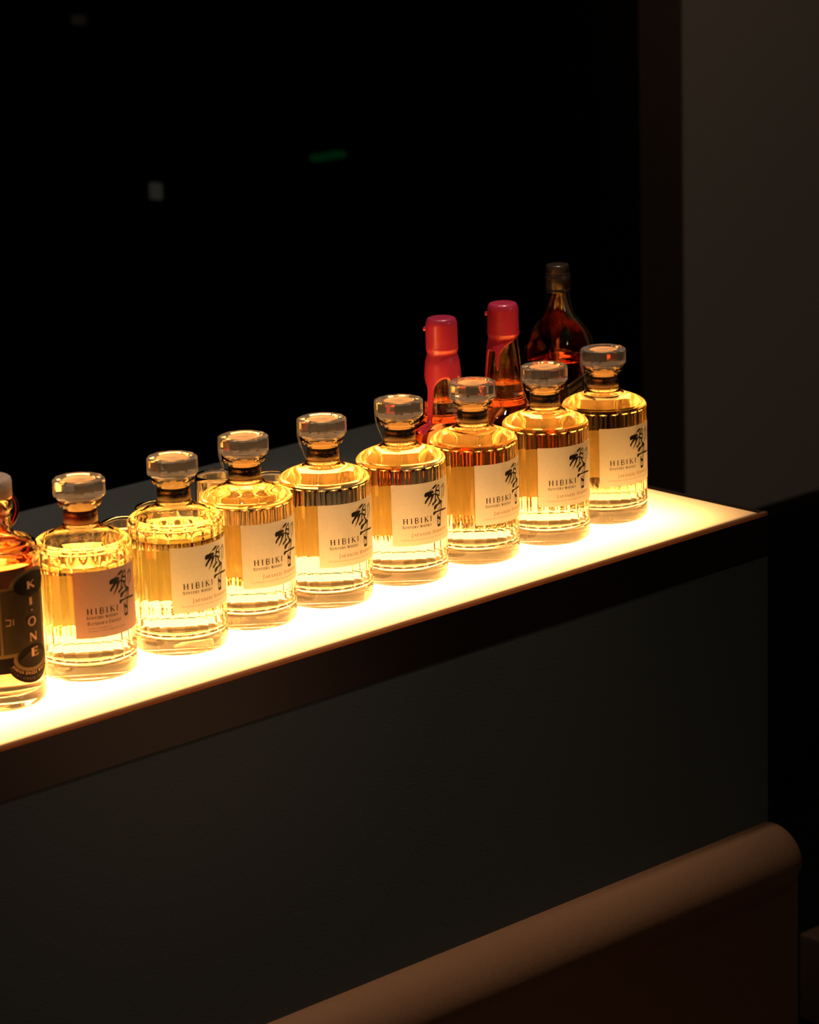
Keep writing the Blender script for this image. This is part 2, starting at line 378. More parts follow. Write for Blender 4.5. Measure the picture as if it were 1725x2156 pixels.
def text_polys(txt, x0, y0, h, width=None, gap=.16, small=None, bold=1.0):
    """small: scale of all but each word's first letter (small capitals)"""
    out, x, first = [], 0.0, True
    for ch in txt:
        if ch == ' ': x += .42; first = True; continue
        k = 1.0 if (first or not small) else small
        wd, ps = glyph(ch, bold)
        for P in ps: out.append([(x + px * k, py * k) for px, py in P])
        x += wd * k + gap; first = False
    x -= gap
    kx = (width / x) if width else h
    return [[(x0 + px * kx, y0 + py * h) for px, py in P] for P in out]
def text_path(txt, f, h, t0, t1, gap=.14):
    """letters set along f(t) -> (s, z, dirx, dirz)"""
    tot = sum((.42 if c == ' ' else G[c][0] + gap) for c in txt); out, x = [], 0
    for ch in txt:
        if ch == ' ': x += .42; continue
        wd, ps = glyph(ch, 1.3); s, z, dx, dz = f(t0 + (t1 - t0) * (x + wd / 2) / tot)
        for P in ps: out.append([(s + ((px - wd / 2) * dx - py * dz) * h, z + ((px - wd / 2) * dz + py * dx) * h) for px, py in P])
        x += wd + gap
    return out
def fine_text(txt, x0, y0, h, width):
    """tiny slanted line from Blender's built-in typeface, as polygons"""
    cu_ = bpy.data.curves.new('fine', 'FONT'); cu_.body = txt; cu_.size = 1.0; cu_.shear = 0.25; cu_.resolution_u = 1
    o = bpy.data.objects.new('fine', cu_); COL.objects.link(o)
    me = o.to_mesh(); vs_ = [v.co.copy() for v in me.vertices]; fs = [tuple(p.vertices) for p in me.polygons]
    mx = max(v.x for v in vs_); 
    out = [[(x0 + vs_[i].x / mx * width, y0 + vs_[i].y * h / .7) for i in f] for f in fs]
    o.to_mesh_clear(); bpy.data.objects.remove(o); bpy.data.curves.remove(cu_)
    return out

# ------------------------------------------------------------------ setting
H0 = -1.15
struct(box('floor', (-3.2, -5.0, H0 - 0.05), (4.5, 4.2, H0), M['floor']), 'dark floor of the room')
struct(box('ceiling', (-3.2, -5.0, 1.9), (4.5, 4.2, 1.95), M['ceil']), 'unlit ceiling')
WY = 1.50
struct(box('wall_right', (1.539, WY, H0), (4.5, WY + 0.30, 1.9), M['wall']), 'plain taupe wall to the right of the window')
struct(box('trim_1', (1.5375, WY + 0.0005, H0), (1.539, WY + 0.30, 1.9), M['jamb']), 'dark brown side lining of the window recess')
struct(box('baseboard_right', (1.45, WY - 0.06, H0), (4.5, WY, -0.615), M['black'], bevel=0.004), 'black panelled dado along the foot of the taupe wall')
struct(box('trim_2', (-3.2, WY + 0.09, H0), (1.537, WY + 0.16, H0 + 0.08), M['black']), 'black lower rail of the big window')
pane = struct(box('window_1', (-3.2, WY + 0.10, H0 + 0.08), (1.537, WY + 0.108, 1.9), M['pane']), 'large dark window with night behind it')
LZ = -0.0865
lv = [(x, y, z) for z in (H0, LZ) for x, y in ((-3.2, 0.48), (-0.10, 0.48), (0.31, 0.90), (-3.2, 0.90))]
struct(link('wall_back', mesh_from('wall_back', lv, [(3, 2, 1, 0), (4, 5, 6, 7), (0, 1, 5, 4), (1, 2, 6, 5), (2, 3, 7, 6), (3, 0, 4, 7)]), M['lowwall'], smooth=False), 'broad low grey ledge beyond the lit counter, before the dark window')

# reflections in the window, made as added glowing blocks behind the pane
def reflection_spot(name, label, a, b, color, k):
    o = thing(name, label, 'window reflection', ((a[0] + b[0]) / 2, (a[1] + b[1]) / 2, a[2]))
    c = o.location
    box('spot_backing', (a[0] - c.x - .01, a[1] - c.y + .01, -0.01), (b[0] - c.x + .01, b[1] - c.y + .05, b[2] - a[2] + .01), M['black'], o)
    box('spot_stand', (-.006, .045, H0 - a[2]), (.006, .055, b[2] - a[2]), M['black'], o)
    box('spot_glow', (a[0] - c.x, a[1] - c.y - .02, 0), (b[0] - c.x, b[1] - c.y - .011, b[2] - a[2]), emit_mat(name + '_light', color, k), o)
reflection_spot('green_reflection', 'faint green reflection in the dark window, made as a glowing strip behind it', (2.44, 3.49, -0.254), (2.53, 3.51, -0.241), (0.04, 1, 0.22), 0.035)
reflection_spot('white_reflection', 'small dim white reflection low in the dark window, upper left, made as a glowing block', (1.948, 3.49, -0.278), (1.962, 3.51, -0.242), (1, 0.9, 0.75), 0.055)
reflection_spot('amber_reflection', 'tiny dim amber reflection at the top left of the dark window, made as a glowing block', (1.752, 3.49, 0.138), (1.772, 3.51, 0.158), (1, 0.7, 0.45), 0.018)

# ------------------------------------------------------------------ lit counter
CX0 = -1.95
ctr = thing('bar_counter', 'long counter with glowing amber-white light-box top, black fascia and charcoal front', 'counter', (-0.9, 0.16, H0))
def cpart(name, a, b, mat, bevel=0.0):
    c = ctr.location; return box(name, tuple(a[i] - c[i] for i in range(3)), tuple(b[i] - c[i] for i in range(3)), mat, ctr, bevel)
cpart('body_panel', (CX0, 0.0002, H0), (0.0, 0.320, -0.0505), M['panel'])
cpart('fascia', (CX0, 0.0, -0.0500), (0.0, 0.013, -0.0042), M['fascia'])
cpart('fascia', (-0.012, 0.0132, -0.0500), (0.0, 0.320, -0.0042), M['fascia'])
cpart('fascia', (CX0, 0.308, -0.0500), (-0.0122, 0.320, -0.0042), M['fascia'])
cpart('glass_edge', (CX0, 0.0, -0.0040), (0.0, 0.0052, 0.0), M['edge'], 0.0006)
cpart('end_trim', (-0.0105, 0.0054, -0.0040), (0.0, 0.320, 0.0), M['fascia'], 0.0006)
lp = mesh_from('light_panel', [(CX0, 0.0052, 0), (-0.0105, 0.0052, 0), (-0.0105, 0.320, 0), (CX0, 0.320, 0)], [(0, 1, 2, 3)])
lpo = link('light_panel', lp, M['opal'], ctr, smooth=False); lpo.location = (0.9, -0.16, -H0 - 0.0004)
lpo['label'] = 'glowing white opal top'

# ------------------------------------------------------------------ leather banquette
bq = thing('banquette', 'brown leather banquette back running below the charcoal counter front', 'banquette', (-0.9, -0.04, H0))
prof = []
for k in range(0, 13):
    a = R(90 * k / 12); prof.append((-0.002 - 0.045 * math.sin(a), -0.3555 - 0.045 * (1 - math.cos(a))))
prof = [(-0.001, -0.3600), (-0.004, -0.3562)] + prof[1:] + [(-0.0455, -0.412), (-0.0415, -0.422), (-0.034, -0.431), (-0.030, -0.440), (-0.030, -0.74), (-0.001, -0.74)]
br = extrude_x('backrest', [(y + 0.04, z - H0) for y, z in prof], -1.05, 0.905 + 0.012, M['leather'], bq, capr=0.03)
box('seat', (-1.05, -0.52, -0.86 - H0), (0.90, -0.022, -0.742 - H0), M['leather'], bq, bevel=0.02)
box('plinth', (-1.04, -0.48, 0), (0.89, -0.022, -0.862 - H0), M['black'], bq)
ot = thing('ottoman', 'low dark brown ottoman in the lower right corner of the room', 'ottoman', (0.62, 0.07, H0))
box('cushion', (-0.218, -0.21, 0.33), (0.22, 0.22, 0.45), M['wood'], ot, bevel=0.004)
box('base', (-0.21, -0.20, 0.0), (0.21, 0.21, 0.329), M['wood'], ot)

# ------------------------------------------------------------------ faceted whisky bottle
RB = 0.046
OUT = [(0, .0022), (.030, .0018), (.036, .0006), (.0405, .0001), (.0435, .0012), (.0453, .0040), (.0459, .0070), (.0460, .0120), (.0459, .0158), (.0449, .0168), (.0449, .0176), (.0459, .0186),
       (.0460, .0196), (.0460, .0215), (.0460, .0240), (.0460, .045), (.0460, .075), (.0460, .100), (.0460, .1195), (.0460, .1215), (.0460, .1230), (.0457, .1245), (.0449, .1262), (.0434, .1280), (.0408, .1299), (.0372, .1317), (.0325, .1336),
       (.0272, .1356), (.0225, .1378), (.0190, .1402), (.0168, .1428), (.0158, .1455), (.0154, .1500), (.0153, .1575), (.0158, .1590), (.0175, .1602), (.0198, .1612), (.0206, .1628), (.0206, .1645), (.0199, .1658), (.0180, .1664), (.0130, .1664), (.0116, .1655)]
INN = [(.0113, .158), (.0113, .149), (.0120, .1440), (.0145, .1405), (.0190, .1375), (.0250, .1347), (.0310, .1321), (.0355, .1299), (.0388, .1276), (.0405, .1252), (.0412, .1225), (.0414, .119), (.0414, .100), (.0414, .075), (.0414, .045), (.0414, .0285), (.0408, .0235), (.0388, .0205), (.034, .0188), (.020, .0178), (0, .0175)]
def flute(a, r, z):
    if not (.0212 < z < .1222): return r
    u = (a / (2 * math.pi) * 24) % 1.0
    return r - 0.00095 * (1 - (2 * u - 1) ** 2)
def split(inn, level):
    """part of the inner wall above the level, part below it; both share the waterline"""
    up, dn = [], []
    for (a, b) in zip(inn, inn[1:]):
        if b[1] >= level: up.append(a)
        elif a[1] >= level > b[1]:
            k = (a[1] - level) / (a[1] - b[1]); m_ = (a[0] + (b[0] - a[0]) * k, level)
            up += [a, m_]; dn += [m_]
        else: dn.append(a)
    dn.append(inn[-1]); return up, dn
def liquid(name, dn, mat, parent, seg=72, rfun=None):
    lev = dn[0][1]; r0 = dn[0][0]
    rings = dn[::-1] + [(r0 * .6, lev), (0, lev)]
    return loft(name, rings, mat, parent, seg, rfun, attr=lambda p: p.normal.z > .9 and abs(p.center.z - lev) < 1e-5)

KANJI = [[(39.67,103.72),(41.05,102.79),(40.13,101.52),(37.63,100.4),(35.03,99.47),(33.58,99.95),(34.86,101.53)],[(23.77,94.71),(24.55,96.79),(26.68,97.54),(28.87,97.71),(32.07,97.85),(34.72,97.95),(36.18,96.65),(35.38,95.53),(32.89,94.55),(29.61,93.34),(27.39,93.07),(25.45,92.41),(24.22,93.16)],[(28.73,93.86),(33.4,95.19),(33.57,93.31),(30.9,91.44),(29.04,89.94),(26.78,87.94),(25.22,85.63),(24.38,85.58),(24.15,87.46),(25.34,89.29),(26.89,91.06)],[(32.41,94.28),(36.88,94.84),(37.89,93.89),(36.3,93.12),(35.48,91.82),(33.89,89.19),(32.37,86.91),(30.19,84.38),(27.21,81.6),(28.38,83.6),(30.51,86.9),(32.02,90.3)],[(44.58,102.91),(45.0,102.26),(42.11,100.34),(40.29,98.53),(39.54,94.27),(39.1,90.31),(38.12,86.46),(37.08,86.87),(37.5,90.65),(37.92,94.62),(38.63,98.53),(39.79,100.12),(42.18,101.8)],[(44.04,102.3),(44.95,102.46),(45.14,98.53),(45.44,94.03),(45.04,89.87),(44.07,89.91),(44.2,95.06),(44.0,98.8)],[(39.16,98.34),(41.98,97.49),(44.65,96.51),(44.71,95.01),(41.89,95.66),(39.35,96.16)],[(36.35,94.51),(39.53,93.98),(44.17,91.92),(45.04,90.05),(41.68,90.91),(38.37,92.5),(36.07,93.91)],[(41.11,91.33),(42.76,90.96),(43.98,88.09),(47.08,83.64),(45.67,82.87),(43.28,86.4),(41.03,89.51)],[(37.08,86.87),(40.69,88.29),(41.03,86.92),(39.17,85.49),(36.44,83.86),(34.11,82.13),(33.31,82.66),(33.59,85.01),(34.96,84.91)],[(43.87,85.71),(45.9,87.26),(46.83,85.37),(50.5,84.2),(48.86,82.83),(46.99,81.81),(43.67,81.5),(41.23,80.95),(39.45,79.14),(37.76,77.66),(35.93,77.5),(35.64,79.22),(36.35,81.66),(39.05,82.74),(42.5,82.88)],[(34.02,73.27),(34.82,74.96),(35.61,75.9),(39.29,75.47),(43.39,75.64),(47.38,75.97),(53.84,75.33),(60.04,74.37),(58.97,73.35),(53.71,73.51),(47.28,74.14),(40.93,74.17),(37.59,73.63),(36.49,72.2),(35.21,71.92)],[(40.47,70.39),(43.08,69.22),(45.7,67.66),(45.54,64.55),(42.93,65.92),(40.35,67.45)],[(40.25,61.35),(42.71,61.15),(43.37,62.29),(45.2,60.36),(45.45,58.81),(43.22,58.98),(41.97,58.16),(40.4,59.64)],[(34.65,100.6),(29.16,97.6),(29.45,97.28),(34.98,100.27)],[(54.1,101.28),(50.69,100.28),(51.45,99.83),(55.01,100.78)],[(50.64,100.26),(47.84,98.17),(48.62,97.79),(51.51,99.85)],[(53.95,100.8),(54.59,96.19),(55.79,95.92),(55.11,100.54)],[(54.59,96.23),(53.31,91.74),(54.42,91.42),(55.78,95.89)],[(53.32,91.75),(51.64,87.91),(52.66,87.59),(54.42,91.41)],[(49.93,98.5),(48.85,93.22),(49.6,93.01),(50.71,98.28)],[(48.85,93.19),(49.41,85.83),(50.18,85.67),(49.6,93.03)],[(50.55,99.62),(52.98,97.72),(54.13,97.82),(51.56,99.76)],[(48.36,84.64),(47.57,79.46),(48.72,79.15),(49.55,84.31)],[(47.57,79.48),(46.44,75.31),(47.54,74.97),(48.72,79.13)],[(46.44,75.31),(45.2,70.79),(46.25,70.46),(47.53,74.97)],[(45.19,70.76),(44.48,59.05),(45.52,58.79),(46.25,70.5)],[(46.94,81.72),(44.47,79.17),(45.17,78.83),(47.71,81.37)],[(44.48,79.18),(41.57,76.15),(42.21,75.82),(45.17,78.83)],[(43.39,76.56),(45.94,75.77),(46.04,76.11),(43.49,76.91)],[(40.44,72.25),(39.96,66.43),(40.75,66.24),(41.24,72.06)],[(39.96,66.41),(40.25,60.04),(41.04,59.88),(40.75,66.26)],[(44.54,72.84),(41.94,70.12),(42.48,69.85),(45.12,72.55)],[(41.4,66.02),(43.02,62.3),(43.73,62.27),(42.07,66.01)]]
def place_polys(P, k=0.001):
    out = []
    for q in P:
        if len(q) > 4:      # round the brush strokes
            q = [p for a, b in zip(q, q[1:] + q[:1]) for p in ((a[0] * .78 + b[0] * .22, a[1] * .78 + b[1] * .22), (a[0] * .22 + b[0] * .78, a[1] * .22 + b[1] * .78))]
        out.append([(x * k, z * k) for x, z in q])
    return out

_cache = {}
def bottle_meshes(kind, level):
    """a bottle with all its parts, built once per kind and level"""
    root = thing('whisky_bottle', '', 'bottle')
    up, dn = split(INN, level)
    gb = loft('glass_body', OUT + up, [M['glass'], M['frost']], root, seg=144, rfun=flute, sharp=13)
    for p in gb.data.polygons:
        if p.center.z < .003 and p.normal.z < -.3: p.material_index = 1
    liquid('whisky', dn, M['whisky'] if kind == 'sealed' else M['pale_whisky'], root)
    # stopper: twelve-sided crystal disc, dished on top, on a short stem
    stop = [(0, .1666), (.0150, .1666), (.0196, .1668), (.0224, .1680), (.0240, .1694), (.0246, .1712), (.0246, .1846), (.0240, .1858), (.0230, .1862), (.0172, .1862), (.0158, .1852), (.0150, .1836), (0, .1832)]
    def dodec(a, r, z):
        if r < .0200: return r
        u = (a / (2 * math.pi) * 12) % 1.0
        return r * math.cos(math.pi / 12) / math.cos((u - .5) * 2 * math.pi / 12)
    loft('stopper', stop, M['crystal'], root, seg=72, rfun=dodec, sharp=14)
    loft('plug', [(0, .150), (.0104, .150), (.0110, .1515), (.0110, .1655), (.0100, .1664), (0, .1664)], M['plug'], root, seg=32)
    loft('stopper_disc', [(0, .1834), (.0149, .1838), (.0152, .1843), (.0149, .1848), (0, .1846)], M['plug'], root, seg=48)
    nb = loft('neck_band', [(.01545, .1440), (.0161, .1440), (.0160, .1500), (.0158, .1574), (.0152, .1574), (.01535, .1500), (.01545, .1440)], M['redband'] if kind == 'choice' else M['band'], root, seg=64)
    gold = text_polys('BLENDED JAPANESE WHISKY', -.0150, .1528, .0021, gap=.2)
    rim = [[(-.048, .1459), (.048, .1459), (.048, .14615), (-.048, .14615)]]
    kana = [[(0, 8), (6, 8)], [(3, 10), (3, 8)], [(0, 8), (0, 5.5)], [(6, 8), (5.6, 4), (2, 0)],                       # u
            [(10.5, 6.5), (8, 3.5)], [(9.6, 4.6), (9.6, 0)],                                                         # small i
            [(13, 8.5), (18.5, 8.5), (16, 4), (12.6, 0)], [(16.2, 4.4), (19, .6)],                                   # su
            [(22, 6.5), (28, 7.5)], [(21.5, 3.5), (28.5, 4.5)], [(24, 9.5), (26, 0)], [(31, 5), (38, 5)]]            # ki, bar
    kp = []
    for s in kana: kp += stroke_polys(s, .8)
    kp = [[(.0022 + x * .00036, .1478 + y * .00036) for x, y in P] for P in kp]
    cone = lambda s, z: ((.0163) * math.sin(s / .016), -(.0163) * math.cos(s / .016), z)
    flat_obj('lettering', gold + rim + kp, cone, M['gold'], nb)
    # front label
    choice = kind == 'choice'
    fl = arc_sheet('front_label', RB + .0001, -.0108, .0690, .0436, .1076, M['mauve'] if choice else M['paper'], root, ragged=.00012 if choice else 0)
    rr = on_cyl(RB + .00038)
    flat_obj('calligraphy', place_polys(KANJI), rr, M['ink'], fl, maxlen=.003)
    tx = text_polys('HIBIKI', .0002, .0667, .0056, width=.0322, gap=.27)
    tx += text_polys('SUNTORY WHISKY', .0, .0620, .0027, width=.0318, gap=.16, small=.86, bold=1.3)
    flat_obj('lettering', tx, rr, M['letter_ink'], fl)
    if choice:
        t2 = text_polys("BLENDER'S CHOICE", .0006, .0563, .0029, width=.0345, gap=.18, small=.8, bold=1.3)
        t2 += fine_text('A harmonious blend of', .001, .0527, .0012, .022) + fine_text('the finest selection of Japanese whiskies', .001, .0500, .0012, .040)
        flat_obj('small_lettering', t2, rr, M['brown_ink'], fl)
    else:
        t2 = text_polys('JAPANESE HARMONY', .0089, .0532, .0036, width=.0478, gap=.16, small=.78, bold=1.25)
        t2 += fine_text('A meticulous blend of the finest select Japanese whiskies', -.0020, .0493, .0013, .064)
        flat_obj('small_lettering', t2, rr, M['faint_ink'], fl)
    bl = arc_sheet('back_label', RB + .0001, .0810, .0810 + .0960, .0370, .0900, M['backpaper'], root)
    bt = []
    for k, (txt, hh) in enumerate((('BLENDED JAPANESE WHISKY', .0026), ('MATURED AND BOTTLED', .0022), ('SUNTORY WHISKY', .0022), ('PRODUCT OF JAPAN', .0018))):
        bt += text_polys(txt, .122, .081 - .010 * k, hh)
    flat_obj('lettering', bt, on_cyl(RB + .0004), M['brown_ink'], bl)
    if kind == 'sealed':
        pts = [(.0165, .1868), (.0215, .1868), (.0245, .1862), (.0252, .1840), (.0253, .1760), (.0252, .1690), (.0236, .1600), (.0205, .1520), (.0178, .1450)]
        vs_, fs = [], []
        n = 8; W_ = .0150
        for i, (r, z) in enumerate(pts):
            for th in (0, .00015):
                for k in range(n + 1):
                    a = R(-84) + (k / n - .5) * W_ / .0245
                    vs_.append(((r + th) * math.sin(a), -(r + th) * math.cos(a), z + (th if i < 2 else 0)))
        row = 2 * (n + 1)
        for i in range(len(pts) - 1):
            for k in range(n):
                a, b = i * row + k, (i + 1) * row + k
                fs += [(a, b, b + 1, a + 1), (a + n + 1, a + n + 2, b + n + 2, b + n + 1)]
            for k in (0, n):
                a, b = i * row + k, (i + 1) * row + k; fs.append((a, a + n + 1, b + n + 1, b))
        link('seal_strip', mesh_from('seal_strip', vs_, fs), M['film'], root)
    return root
def dup(root):
    r = root.copy(); COL.objects.link(r)
    for ch in list(root.children):
        c = ch.copy(); COL.objects.link(c); c.parent = r
        for g in ch.children:
            d = g.copy(); COL.objects.link(d); d.parent = c
    return r
ROW = [
 (-.8416, .1201, -36.9, 'choice', .1060, 'faceted whisky bottle with mauve-brown paper label and russet neck band'),
 (-.7322, .1167, -33.6, 'open', .1110, 'cream-labelled whisky bottle filled only to below its shoulder, beside the mauve-labelled one'),
 (-.6341, .1270, -34.6, 'sealed', .1300, 'cream-labelled faceted bottle, third from the left, a tasting glass rim beside its neck'),
 (-.5346, .1234, -37.3, 'sealed', .1365, 'cream-labelled faceted bottle, fifth from the right end of the row'),
 (-.4303, .1225, -42.9, 'sealed', .1365, 'cream-labelled faceted bottle just left of the nearer red-wax bottle, fourth from the right end'),
 (-.3267, .1218, -30.6, 'sealed', .1365, 'cream-labelled faceted bottle right in front of the nearer red-wax bottle'),
 (-.2256, .1159, -43.2, 'sealed', .1365, 'cream-labelled faceted bottle in front of the square dark bottle, second from the right end'),
 (-.1241, .1259, -40.3, 'sealed', .1365, 'cream-labelled whisky bottle last at the right end of the lit counter'),
]
for (x, y, rz, kind, lev, label) in ROW:
    key = (kind, lev)
    if key not in _cache: _cache[key] = o = bottle_meshes(kind, lev)
    else: o = dup(_cache[key])
    o.location = (x, y, .0001); o.rotation_euler = (0, 0, R(rz))
    tag(o, label, 'bottle', 'faceted whisky bottles in the front row')

# ------------------------------------------------------------------ round bottle with the lobed dark label, cut by the left edge
ki = thing('whisky_bottle', 'round bottle with lobed black and bronze label and brown cap, cut by left edge', 'bottle', (-.953, .112, .0001), R(-35.2))
kr = .0445
kout = [(0, .004), (.030, .003), (.038, .0005), (.0415, .0004), (.0436, .003), (.0445, .007), (.0445, .060), (.0445, .135), (.0445, .1405), (.0440, .1445), (.0425, .1480), (.0395, .1505), (.0340, .1525), (.0280, .1545), (.0240, .1570), (.0219, .1600), (.0213, .1640), (.0213, .1780), (.0222, .1800), (.0238, .1815), (.0240, .1830), (.0240, .1900), (.0230, .1915), (.0165, .1915)]
kinn = [(.0160, .1900), (.0160, .168), (.0170, .161), (.0205, .1555), (.0270, .1505), (.0340, .1485), (.0385, .1462), (.0408, .1420), (.0413, .136), (.0413, .1320), (.0413, .060), (.0413, .020), (.0395, .0150), (.033, .0125), (0, .0115)]
up, dn = split(kinn, .1330)
gb = loft('glass_body', kout + up, [M['glass'], M['frost']], ki, seg=96)
for p in gb.data.polygons:
    if p.center.z < .003 and p.normal.z < -.3: p.material_index = 1
liquid('whisky', dn, M['red_whisky'], ki)
loft('cork', [(0, .171), (.0150, .171), (.0155, .172), (.0155, .1918), (0, .1918)], M['pinkcork'], ki, seg=40)
loft('cap', [(0, .1920), (.0235, .1920), (.0240, .1926), (.0242, .2060), (.0236, .2088), (.0222, .2100), (0, .2102)], M['cork'], ki, seg=64)
def ell(cs, cz, rs, rz, a0=0, a1=360, n=40): return [(cs + rs * math.cos(R(a0 + (a1 - a0) * k / n)), cz + rz * math.sin(R(a0 + (a1 - a0) * k / n))) for k in range(n if a1 - a0 == 360 else n + 1)]
def rect(a, b, c, d): return [(a, c), (b, c), (b, d), (a, d)]
kl = flat_obj('front_label', [ell(.039, .048, .0305, .0250), rect(-.035, .012, .0365, .0530)], on_cyl(kr + .0002), M['kdark'], ki, maxlen=.004)
flat_obj('border', [ell(.0436, .1155, .0285, .0146), ell(.0392, .0480, .0235, .0133), rect(-.035, .0640, .0515, .1165)], on_cyl(kr + .0005), M['kgold'], kl, maxlen=.004)
flat_obj('bronze_field', [rect(.0068, .0560, .0548, .1137), rect(-.031, .0045, .0548, .1137)], on_cyl(kr + .0008), M['kolive'], kl, maxlen=.004)
flat_obj('dark_lobe', [ell(.0436, .1160, .0238, .0108)], on_cyl(kr + .0011), M['kdark'], kl, maxlen=.004)
flat_obj('dark_lobe', [ell(.0392, .0484, .0196, .0104)], on_cyl(kr + .0011), M['kdark'], kl, maxlen=.004)
rays = []
for k in range(60):
    a = R(360 * k / 60)
    if math.cos(a) < .95: rays += stroke_polys([(.036 + .006 * math.cos(a), .085 + .004 * math.sin(a)), (.036 + .021 * math.cos(a), .085 + .0245 * math.sin(a))], .00045)
for k in range(34):
    a = R(190 + 160 * k / 33); rays += stroke_polys([(.0392, .0560), (.0392 + .0185 * math.cos(a), .0484 + .0098 * math.sin(a))], .0003)
flat_obj('ray_pattern', rays, on_cyl(kr + .0013), M['kray'], kl, maxlen=.004)
tx = []
for ch, s, z, wd, hh in (('K', .0338, .1122, .0115, .0070), ('I', .0352, .0968, .0062, .0070), ('O', .0332, .0773, .0110, .0080), ('N', .0335, .0628, .0112, .0079), ('E', .0348, .0484, .0100, .0078)):
    gw, ps = glyph(ch, 1.35)
    for P in ps: tx.append([(s + px / gw * wd, z + py * hh) for px, py in P])
tx.append(ell(.0392, .0918, .0010, .0009, n=12))
tx += stroke_polys([(.0105, .0878), (.0150, .0874), (.0150, .0822), (.0108, .0822)], .0008) + stroke_polys([(.0178, .0876), (.0178, .0818)], .0008)
fa = lambda rs, rz: (lambda a: (.039 + rs * math.cos(R(a)), .048 + rz * math.sin(R(a)), -math.sin(R(a)), math.cos(R(a)) * .75))
tx += text_path('KOREAN SINGLE MALT WHISKY', fa(.0262, .0162), .0027, 197, 350)
t3 = text_path('BATCH 1 VIRGIN AMERICAN OAK', fa(.0282, .0212), .0021, 194, 346)
flat_obj('lettering', tx, on_cyl(kr + .0015), M['copper'], kl)
flat_obj('small_lettering', t3, on_cyl(kr + .0015), M['kgold'], kl)
# round tag hanging behind the neck
nt_ = loft('neck_tag', [(0, -.0006), (.0215, -.0006), (.0218, 0), (.0215, .0006), (0, .0006)], M['tag'], ki, seg=64)
nt_.location = (.0085, .0300, .1725); nt_.rotation_euler = (R(80), 0, R(-14))
ring = loft('red_ring', [(.0186, .0007), (.0192, .0007), (.0192, .0010), (.0186, .0010), (.0186, .0007)], M['redline'], nt_, seg=64)
def tube(name, pts, rad, mat, parent, seg=10):
    vs_, fs = [], []
    P = [Vector(p) for p in pts]
    for i, p in enumerate(P):
        d = (P[min(i + 1, len(P) - 1)] - P[max(i - 1, 0)]).normalized()
        u = d.orthogonal().normalized() if i == 0 else (u - d * u.dot(d)).normalized()
        v = d.cross(u); r = rad[i] if isinstance(rad, (list, tuple)) else rad
        for k in range(seg):
            a = 2 * math.pi * k / seg; q = p + (u * math.cos(a) + v * math.sin(a)) * r; vs_.append(tuple(q))
    for i in range(len(P) - 1):
        for k in range(seg):
            j = (k + 1) % seg; fs.append((i * seg + k, i * seg + j, (i + 1) * seg + j, (i + 1) * seg + k))
    fs.append(tuple(range(seg))[::-1]); fs.append(tuple((len(P) - 1) * seg + k for k in range(seg)))
    return link(name, mesh_from(name, vs_, fs), mat, parent)
tube('cord', [(.0220 * math.sin(R(a)), -.0220 * math.cos(R(a)), .1745 + .002 * math.cos(R(a))) for a in range(0, 361, 12)], .0004, M['tag'], ki, seg=6)

# ------------------------------------------------------------------ red wax bottles
WOUT = [(0, .003), (.030, .0025), (.036, .0004), (.039, .002), (.0405, .008), (.0408, .040), (.0408, .080), (.0402, .090), (.0380, .1000), (.0340, .1085), (.0290, .1145), (.0245, .1180), (.0222, .1205), (.0216, .1225), (.0220, .1245), (.0216, .1262), (.0207, .1275), (.0206, .1300), (.0202, .1400), (.0192, .1560), (.0182, .1680), (.0170, .1820), (.0156, .1950), (.0150, .2010), (.0146, .2200), (.0140, .2260), (.0105, .2262)]
WINN = [(.0102, .2250), (.0102, .2010), (.0130, .1820), (.0150, .1680), (.0164, .1560), (.0176, .1400), (.0180, .1275), (.0190, .1215), (.0240, .1150), (.0300, .1095), (.0345, .1025), (.0370, .0930), (.0377, .080), (.0378, .040), (.0378, .014), (.0350, .0085), (0, .0075)]
def squarish(a, r, z):
    k = min(1, max(0, (.120 - z) / .03)); n = 2 + 2.2 * k
    c, s = abs(math.cos(a)), abs(math.sin(a))
    return r * (c ** n + s ** n) ** (-1 / n)
